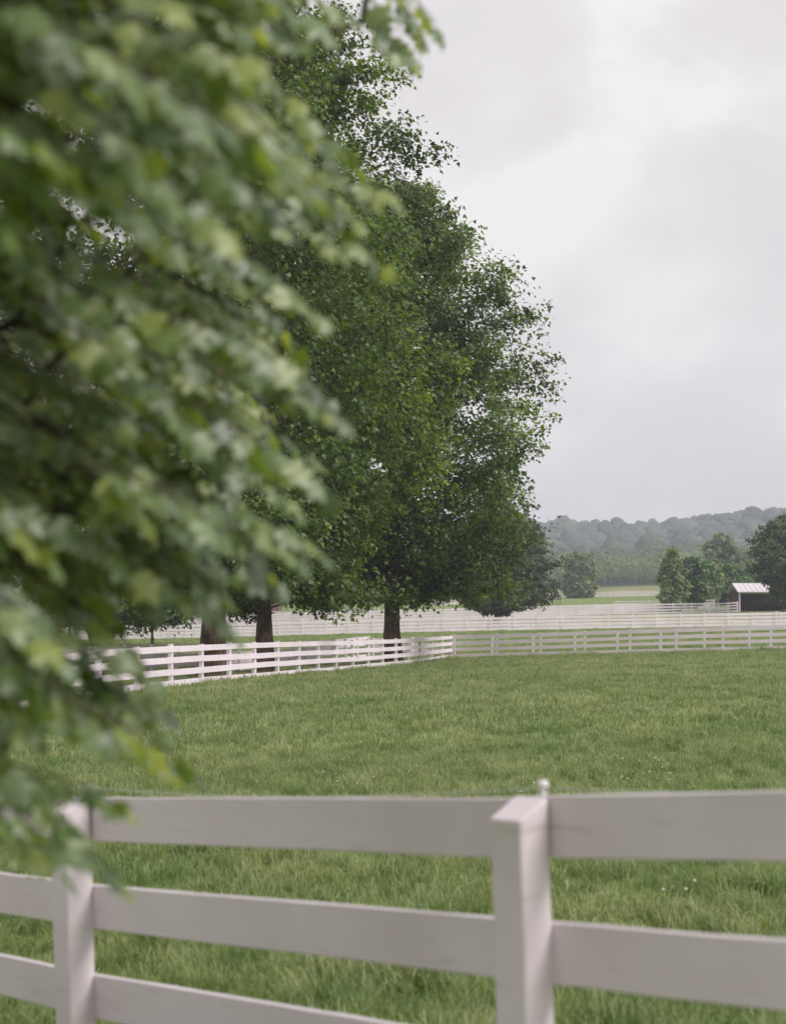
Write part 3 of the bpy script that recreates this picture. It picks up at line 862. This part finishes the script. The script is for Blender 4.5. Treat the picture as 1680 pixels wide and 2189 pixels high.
for sx in (0, LW):
    for i in range(16):
        y = .12 + i*(DP - .2)/16
        bx('side_plank', M['shed_wood'], sx - .02, sx + .02, y + .012, y + (DP-.2)/16 - .012, -.3, 2.62, shed)
bx('kick_board', M['shed_wood'], .1, LW - .1, DP - .16, DP - .08, 0, 1.1, shed)
def slab(name, mat, a, b, x0, x1, t, parent):
    (ya, za), (yb, zb) = a, b
    V = [(x, y, z + dz) for x in (x0, x1) for (y, z) in (a, b) for dz in (0, t)]
    Fc = [(0, 1, 3, 2), (4, 6, 7, 5), (0, 4, 5, 1), (2, 3, 7, 6), (0, 2, 6, 4), (1, 5, 7, 3)]
    me = bpy.data.meshes.new(name); me.from_pydata(V, [], Fc); me.materials.append(mat); me.update()
    return link(name, me, parent)
slab('front_roof', M['shed_roof'], (-.55, 2.52), (2.8, 3.75), -.4, LW + .4, .06, shed)
slab('back_roof', M['shed_roof'], (2.803, 3.75), (DP + .5, 2.55), -.4, LW + .4, .06, shed)
for i in range(19):
    x = -.3 + i*(LW + .6)/18
    slab('roof_seam', M['shed_roof'], (-.55, 2.585), (2.8, 3.815), x - .03, x + .03, .05, shed)
tr_v, tr_t = lathe([(0, 0), (.16, 0), (.2, .4), (.17, .4), (.14, .05), (0, .05)], 10)
bk = link('feed_bucket', tri_mesh('feed_bucket', tr_v, tr_t, M['trough'])); bk.location = (SX + 6.6, SY + 3.5, sg)
bk['label'] = 'small pale bucket on the floor inside the open shed'; bk['category'] = 'bucket'

# barn between the trunks
BX, BY = -30.5, 262
bgz = gz(BX, BY)
barn = thing('barn', 'faded brown barn glimpsed between the left and middle big trunks', 'barn', (BX, BY, bgz))
for i in range(26):
    bx('wall_plank', M['barn_wall'], i*.4 + .01, i*.4 + .39, 0, .05, -.5, 4.4, barn)
bx('end_wall', M['barn_wall'], 10.42, 10.48, 0, 8, -.5, 4.4, barn)
bx('end_wall', M['barn_wall'], -.06, -.02, 0, 8, -.5, 4.4, barn)
bx('back_wall', M['barn_wall'], 0, 10.4, 8, 8.06, -.5, 4.4, barn)
bx('doorway_shade_slab', M['doorway_shade'], 6.2, 8.0, -.06, -.02, 0, 2.8, barn)  # flat dark slab over the wall planks stands in for an unlit opening
slab('roof', M['barn_roof'], (-.4, 4.2), (4, 6.4), -.4, 10.8, .1, barn)
slab('roof', M['barn_roof'], (4.005, 6.4), (8.4, 4.2), -.4, 10.8, .1, barn)

# ------------------------------------------------------------------ grass
def tuft(seed, blades, spread, hmin, hmax, wid, lean, t0, tv_=.5):
    r = np.random.default_rng(seed)
    V, T, t = [], [], []
    side = r.uniform(0, 6.28)
    for i in range(blades):
        a = r.uniform(0, 6.28); rr = spread*math.sqrt(r.random())
        bx_, by_ = rr*math.cos(a), rr*math.sin(a)
        h = r.uniform(hmin, hmax); la = r.normal(side, 1.3); ln = h*r.uniform(.15, lean)
        cx, cy = math.cos(la), math.sin(la)
        fa = la + math.pi/2 + r.uniform(-.8, .8); w_ = wid*r.uniform(.6, 1.3); wx, wy = math.cos(fa)*w_/2, math.sin(fa)*w_/2
        dr = min(.9, ln/h)
        z1, z2, z3 = h*.45, h*(.82 - .15*dr), h*(1 - .55*dr*dr)
        b = len(V)
        V += [(bx_ - wx, by_ - wy, -.03), (bx_ + wx, by_ + wy, -.03),
              (bx_ + cx*ln*.18 - wx*.95, by_ + cy*ln*.18 - wy*.95, z1), (bx_ + cx*ln*.18 + wx*.95, by_ + cy*ln*.18 + wy*.95, z1),
              (bx_ + cx*ln*.52 - wx*.7, by_ + cy*ln*.52 - wy*.7, z2), (bx_ + cx*ln*.52 + wx*.7, by_ + cy*ln*.52 + wy*.7, z2),
              (bx_ + cx*ln, by_ + cy*ln, z3)]
        T += [(b, b+1, b+3), (b, b+3, b+2), (b+2, b+3, b+5), (b+2, b+5, b+4), (b+4, b+5, b+6)]
        q = r.random()
        tv = .98 if q > .965 else float(np.clip(t0 + tv_*(r.random() - .5), 0, .92))
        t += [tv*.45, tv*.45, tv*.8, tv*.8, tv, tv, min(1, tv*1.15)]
    return np.array(V), np.array(T), np.array(t)
near_c = bpy.data.collections.new('near_tufts'); far_c = bpy.data.collections.new('far_tufts')
specs = [(44, .14, .06, .15, .0046, .9, .28), (44, .15, .07, .17, .0046, 1.0, .38), (44, .14, .08, .19, .0050, 1.1, .46), (40, .14, .09, .22, .0060, 1.2, .32),
         (34, .13, .10, .25, .0066, 1.3, .42), (44, .15, .06, .14, .0042, .9, .52), (30, .13, .12, .24, .0050, .9, .66), (40, .14, .07, .18, .0055, 1.2, .18)]
for i, (nb, sp_, h0_, h1_, wd, le, t0_) in enumerate(specs):
    V, T, t = tuft(200 + i, nb, sp_, h0_, h1_, wd, le, t0_)
    near_c.objects.link(bpy.data.objects.new('grass_tuft', tri_mesh('grass_tuft', V, T, M['grass'], t)))
    V, T, t = tuft(300 + i, int(nb*.9), sp_*2.0, h0_, h1_, wd*1.9, le, t0_ + .04)
    far_c.objects.link(bpy.data.objects.new('grass_tuft', tri_mesh('grass_tuft', V, T, M['grass'], t)))
def gn_scatter(name, pts, scales, coll):
    me = bpy.data.meshes.new(name)
    me.vertices.add(len(pts)); me.vertices.foreach_set('co', np.ascontiguousarray(pts, np.float32).ravel())
    a = me.attributes.new('tuft_scale', 'FLOAT', 'POINT'); a.data.foreach_set('value', np.ascontiguousarray(scales, np.float32))
    o = link(name, me); o['kind'] = 'stuff'
    g = bpy.data.node_groups.new(name, 'GeometryNodeTree')
    g.interface.new_socket('Geometry', in_out='INPUT', socket_type='NodeSocketGeometry')
    g.interface.new_socket('Geometry', in_out='OUTPUT', socket_type='NodeSocketGeometry')
    n = g.nodes.new; l = g.links.new
    gi, go = n('NodeGroupInput'), n('NodeGroupOutput')
    ci = n('GeometryNodeCollectionInfo'); ci.inputs['Collection'].default_value = coll
    ci.inputs['Separate Children'].default_value = True; ci.inputs['Reset Children'].default_value = True
    ip = n('GeometryNodeInstanceOnPoints'); ip.inputs['Pick Instance'].default_value = True
    rv = n('FunctionNodeRandomValue'); rv.data_type = 'FLOAT_VECTOR'
    rv.inputs['Min'].default_value = (-.12, -.12, 0); rv.inputs['Max'].default_value = (.12, .12, 6.283)
    er = n('FunctionNodeEulerToRotation')
    na = n('GeometryNodeInputNamedAttribute'); na.data_type = 'FLOAT'; na.inputs['Name'].default_value = 'tuft_scale'
    l(gi.outputs[0], ip.inputs['Points']); l(ci.outputs[0], ip.inputs['Instance'])
    l(rv.outputs['Value'], er.inputs[0]); l(er.outputs[0], ip.inputs['Rotation'])
    l(na.outputs[0], ip.inputs['Scale']); l(ip.outputs[0], go.inputs[0])
    md = o.modifiers.new('scatter', 'NODES'); md.node_group = g
    return o
def clump(x, y): return .5 + .5*np.sin(x*2.1 + 1.7*np.sin(y*1.3))*np.sin(y*1.9 + 1.3*np.sin(x*1.1 + 2))
TRUNKS = ((-6.55, 54.5), (-5.24, 61), (-.05, 75), (-15.4, 79), (11.4, 165))
def wedge(y0, y1, dens, k=.31, pad=.9, seed=0):
    r = np.random.default_rng(seed)
    wmax = k*y1 + pad
    n = int((y1 - y0)*2*wmax*dens)
    x = r.uniform(-wmax, wmax, n); y = r.uniform(y0, y1, n)
    m = np.abs(x) < k*y + pad
    for tx_, ty_ in TRUNKS: m &= np.hypot(x - tx_, y - ty_) > 1.2
    return x[m], y[m]
x, y = wedge(3.2, 24, 62, seed=1)
s = .55 + .38*clump(x, y)**1.4 + .22*clump(x*3.1 + 4, y*2.7) + rng.uniform(-.15, .30, len(x))
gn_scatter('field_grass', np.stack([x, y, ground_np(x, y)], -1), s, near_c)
x, y = wedge(24, 60, 24, seed=2); x2, y2 = wedge(60, 100, 9, seed=3)
x3, y3 = wedge(100, 150, 2.2, seed=4)
x = np.concatenate([x, x2, x3]); y = np.concatenate([y, y2, y3])
s = .50 + .40*clump(x*.6, y*.5) + rng.uniform(-.15, .42, len(x)); s[y > 60] *= 1.1
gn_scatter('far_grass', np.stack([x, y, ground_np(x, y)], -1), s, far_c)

wx_, wy_ = [], []
for (dv, ln_) in ((dl, 58), (dr, 31)):
    t_ = rng.uniform(0, ln_, int(ln_*7)); wx_.append(CX + dv.x*t_ + rng.normal(0, .16, len(t_))); wy_.append(CY + dv.y*t_ + rng.normal(0, .16, len(t_)))
wx_ = np.concatenate(wx_); wy_ = np.concatenate(wy_)
gn_scatter('fence_line_weeds', np.stack([wx_, wy_, ground_np(wx_, wy_)], -1), rng.uniform(.8, 1.9, len(wx_)), far_c)
# white clover heads
ico_v, ico_t = lathe([(0, -.010), (.008, -.007), (.0125, 0), (.009, .008), (0, .011)], 7)
ch = tri_mesh('clover_head', ico_v, ico_t, M['clover'], smooth=True)
sv, st_ = tube([(0, 0, -.17), (.004, 0, -.08), (0, 0, -.008)], [.0016, .0015, .0013], 4)
cs = tri_mesh('clover_stem', sv, st_, M['stem'])
rr_ = random.Random(5)
def flower(x, y, s, cl_label, cl_group):
    h = .165*rr_.uniform(.9, 1.25)
    o = link('clover_flower', ch); o.location = (x, y, gz(x, y) + h); o.scale = (s, s, s)
    o['label'] = cl_label; o['category'] = 'flower'; o['group'] = cl_group
    q = link('stem', cs, o)
def at_ground(px, py):
    d = 8.0
    for _ in range(40):
        X = (px - 840)/F*d
        d = (CAM_H - gz(X, d) - .15)*F/(py - HOR)
    return (px - 840)/F*d, d
for (cx_, cy_, sx_, sy_, n_, ll_) in ((1370, 1645, 70, 28, 20, 'white clover head in the scattered patch above the right near board'), (740, 1662, 60, 12, 6, 'white clover head just above the left near top board'),
        (1100, 1690, 60, 10, 5, 'white clover head beside the near insulator, low above the top board'), (1440, 1520, 130, 25, 8, 'tiny white clover head in the middle of the field, right half'),
        (1600, 1500, 40, 40, 4, 'tiny white clover head in the field close to the right edge'), (850, 1570, 120, 30, 4, 'tiny white clover head in the middle of the field, centre'),
        (1450, 1880, 60, 60, 4, 'white clover head seen through the gap below the right near top board'), (470, 1655, 10, 6, 1, 'lone white clover head beside the tip of the lowest near leaves')):
    for _ in range(n_):
        X, Y = at_ground(cx_ + rr_.uniform(-1, 1)*sx_, cy_ + rr_.uniform(-1, 1)*sy_)
        flower(X, Y, rr_.uniform(.75, 1.2), ll_, ll_.replace('head', 'heads'))

# ------------------------------------------------------------------ near overhanging tree
r = np.random.default_rng(2024)
XR = np.array([(-400, 700), (0, 700), (60, 660), (150, 490), (200, 490), (280, 650), (330, 730), (420, 720), (520, 640), (600, 630), (700, 605), (780, 590), (880, 640),
               (960, 600), (1040, 620), (1140, 600), (1230, 500), (1290, 400), (1345, 265), (1480, 240), (1540, 300), (1600, 340), (1660, 320), (1720, 215), (1860, 190)], float)
EDGE = [(700, 318, 3.0), (828, 412, 3.3), (760, 470, 3.2), (725, 525, 3.0), (818, 568, 3.2), (690, 675, 3.0), (650, 760, 3.2), (640, 800, 2.9), (716, 888, 2.9), (700, 850, 3.2), (655, 965, 3.3),
        (690, 1048, 2.9), (640, 1090, 3.2), (665, 1160, 2.9), (630, 1185, 3.1), (590, 1238, 3.0), (485, 1272, 2.9), (520, 1225, 3.3), (495, 1338, 3.1), (330, 1442, 2.9), (345, 1510, 3.1),
        (420, 1655, 2.6), (360, 1640, 2.8), (330, 1560, 3.0), (270, 1728, 2.7), (250, 1868, 2.6), (190, 1800, 2.9), (130, 1850, 2.8), (560, 180, 2.4), (500, 120, 2.2), (540, 60, 2.5), (640, 90, 2.6),
        (930, 50, 3.6), (885, 132, 3.7), (845, 108, 3.5), (905, 78, 3.9), (760, 40, 3.2), (700, 70, 3.0), (600, 340, 3.1), (780, 360, 3.5), (580, 880, 4.2), (560, 930, 4.0), (600, 1010, 4.1), (530, 860, 4.3)]
sprays = []
for px, py, d in EDGE: sprays.append((px, py, d, 1))
nf = 0
while nf < 430:
    px, py = r.uniform(-420, 760), r.uniform(-330, 1840)
    if px > np.interp(py, XR[:, 0], XR[:, 1]) - 25: continue
    if py > 1600 and r.random() < .55: continue
    if py > 1610 and px < 150 and py < 1720 and r.random() < .8: continue
    d = r.uniform(2.5, 4.0)
    if py < 520: d = r.uniform(1.9, 3.4)
    if py > 1300: d = r.uniform(2.3, 3.3)
    sprays.append((px, py, d, 0)); nf += 1
leafO, leafD, leafN, leafS, starts, twigs = [], [], [], [], [], []
for (px, py, d, edge) in sprays:
    tip = np.array(P(px, py, d))
    hang = (px > 800 and py < 200)
    dr_ = np.array([r.uniform(.55, .95), r.uniform(-.45, .35), -r.uniform(.25, .75)])
    if hang: dr_ = np.array([r.uniform(.2, .7), r.uniform(-.3, .3), -r.uniform(.5, .9)])
    dr_ /= np.linalg.norm(dr_)
    nlv = int(r.integers(10, 17)) if not hang else 8
    step = r.uniform(.024, .033); ln = step*nlv
    if hang: ln *= .8
    start = tip - dr_*ln + np.array([0, 0, -.10*ln])
    mid = (tip + start)/2 + np.array([0, 0, .12*ln])
    pts = []
    for t in np.linspace(0, 1, 7): pts.append((1-t)**2*start + 2*t*(1-t)*mid + t*t*tip)
    twigs.append((np.array(pts), np.linspace(.0035, .0014, 7))); starts.append(start)
    spn = (r.normal(.40, .35), r.normal(-.55, .40))
    side = np.cross(dr_, (0, 0, 1)); side /= np.linalg.norm(side)
    for i in range(nlv):
        t = (i + .7)/nlv
        p = (1-t)**2*start + 2*t*(1-t)*mid + t*t*tip
        s = (1 if i % 2 else -1)
        out_ = dr_*r.uniform(.8, 1.3) + side*s*r.uniform(.2, 1.0)*(0.25 if i == nlv - 1 else 1) + np.array([0, 0, -r.uniform(.2, .9)])
        out_ /= np.linalg.norm(out_)
        size = r.uniform(.044, .078)*(.8 if i >= nlv - 2 else 1)
        nr = np.array([spn[0] + r.normal(0, .42), spn[1] + r.normal(0, .42), .9]); nr -= out_*np.dot(nr, out_); nr /= np.linalg.norm(nr)
        leafO.append(p + out_*size*.42); leafD.append(out_); leafN.append(nr); leafS.append(size)
leafO, leafD, leafN, leafS = map(np.array, (leafO, leafD, leafN, leafS))
TX, TY = -3.1, 4.1
nt_root = thing('maple_tree', 'near maple whose blurred leafy branches hang over the left half of the picture', 'tree', (TX, TY, gz(TX, TY) - .1))
ro = np.array(nt_root.location)
Ax = axes(leafD, leafN)*leafS[:, None, None]*np.stack([r.uniform(.78, 1.02, len(leafO)), np.ones(len(leafO)), np.ones(len(leafO))], -1)[:, None, :]
tint = np.clip(r.normal(.46, .25, len(leafO)), 0, .9)
# nearest leaves inside the frame become parts of their own
sx = 840 + leafO[:, 0]/leafO[:, 1]*F; sy = HOR - (leafO[:, 2] - CAM_H)/leafO[:, 1]*F
inside = (sx > -20) & (sy > -20) & (sy < 2200)
score = np.where(inside, leafS/leafO[:, 1], 0)
order = np.argsort(-score)
sep = set(order[:300].tolist())
tints = [.15, .35, .5, .65, .9]
lmeshes = [tri_mesh('maple_leaf', LM[v][0], LM[v][1], M['leaf_near'], np.full(len(LM[v][0]), tv), smooth=False) for v in range(5) for tv in tints]
for i in order[:300]:
    tv = min(range(5), key=lambda q: abs(tints[q] - tint[i])); v = int(r.integers(5))
    o = link('leaf', lmeshes[v*5 + tv], nt_root)
    m = Matrix(Ax[i].tolist()).to_4x4(); m.translation = Vector(leafO[i] - ro)
    o.matrix_local = m
rest = np.array([i for i in range(len(leafO)) if i not in sep])
parts = []
for v in range(5):
    ii = rest[v::5]
    parts.append(scatter(LM[v][0], LM[v][1], Ax[ii], leafO[ii] - ro, tint[ii]))
V, T, t = merge(parts)
lo = link('foliage', tri_mesh('foliage', V, T, M['leaf_near'], t), nt_root); lo['kind'] = 'stuff'
# skeleton: every twig joins the nearest node closer to the trunk
crown_root = np.array([TX, TY, gz(TX, TY)])
nodes = [np.array([TX, TY, z_]) for z_ in np.linspace(1.8, 7.5, 16)]
for z_, ex, ey in ((2.6, 2.0, -.6), (3.4, 2.3, -.3), (4.2, 2.4, -.8), (2.0, 1.6, -.9), (5.0, 2.0, -.4)):
    for t in (.2, .4, .6, .8, 1.0): nodes.append(np.array([TX + ex*t, TY + ey*t, z_ - .25*t*t*z_*.4 + .2*t]))
par = [-1]*16 + sum([[int(np.argmin([abs(nodes[q][2] - z_) for q in range(16)]))] + [16 + 5*j + q for q in range(4)] for j, z_ in enumerate((2.6, 3.4, 4.2, 2.0, 5.0))], [])
dist_t = lambda p: math.hypot(p[0] - TX, p[1] - TY)
oi = sorted(range(len(starts)), key=lambda q: dist_t(starts[q]))
wcnt = [0]*len(nodes)
NA = list(nodes)
for q in oi:
    s = starts[q]; arr = np.array(NA)
    dd = np.linalg.norm(arr - s, axis=1) + .6*np.maximum(0, np.hypot(arr[:, 0] - TX, arr[:, 1] - TY) - dist_t(s))*3 + .35*np.maximum(0, s[2] - arr[:, 2])
    j = int(np.argmin(dd)); NA.append(s); par.append(j); wcnt.append(1)
for k_ in range(len(NA) - 1, -1, -1):
    if par[k_] >= 0: wcnt[par[k_]] += wcnt[k_]
bt = []
for k_ in range(16, len(NA)):
    a_, b_ = NA[par[k_]], NA[k_]
    m_ = (a_ + b_)/2 + np.array([0, 0, .06*np.linalg.norm(a_ - b_)])
    r1 = .0035*math.sqrt(max(1, wcnt[k_])); r0 = min(.0035*math.sqrt(max(1, wcnt[par[k_]])), r1*1.5)
    bt.append(tube([a_ - ro, m_ - ro, b_ - ro], [r0, (r0 + r1)/2, r1], 6))
for pts, rd in twigs: bt.append(tube(pts - ro, rd, 5))
V, T = merge_tubes(bt)
br_o = link('branches', tri_mesh('branches', V, T, M['bark_grey'], smooth=True), nt_root); br_o['kind'] = 'stuff'
tp = [(0, 0, 0), (.02, 0, .3), (0, .02, 1.0), (-.03, 0, 2.2), (0, .03, 3.6), (.03, 0, 5.2), (0, 0, 7.8)]
tv_, tt_ = tube(tp, [.34, .25, .21, .19, .16, .11, .03], 16, .05, 3)
link('trunk', tri_mesh('trunk', tv_, tt_, M['bark'], smooth=True), nt_root)
print('TRIS', sum(len(o.data.polygons) for o in COL.objects if o.type == 'MESH'), nl)
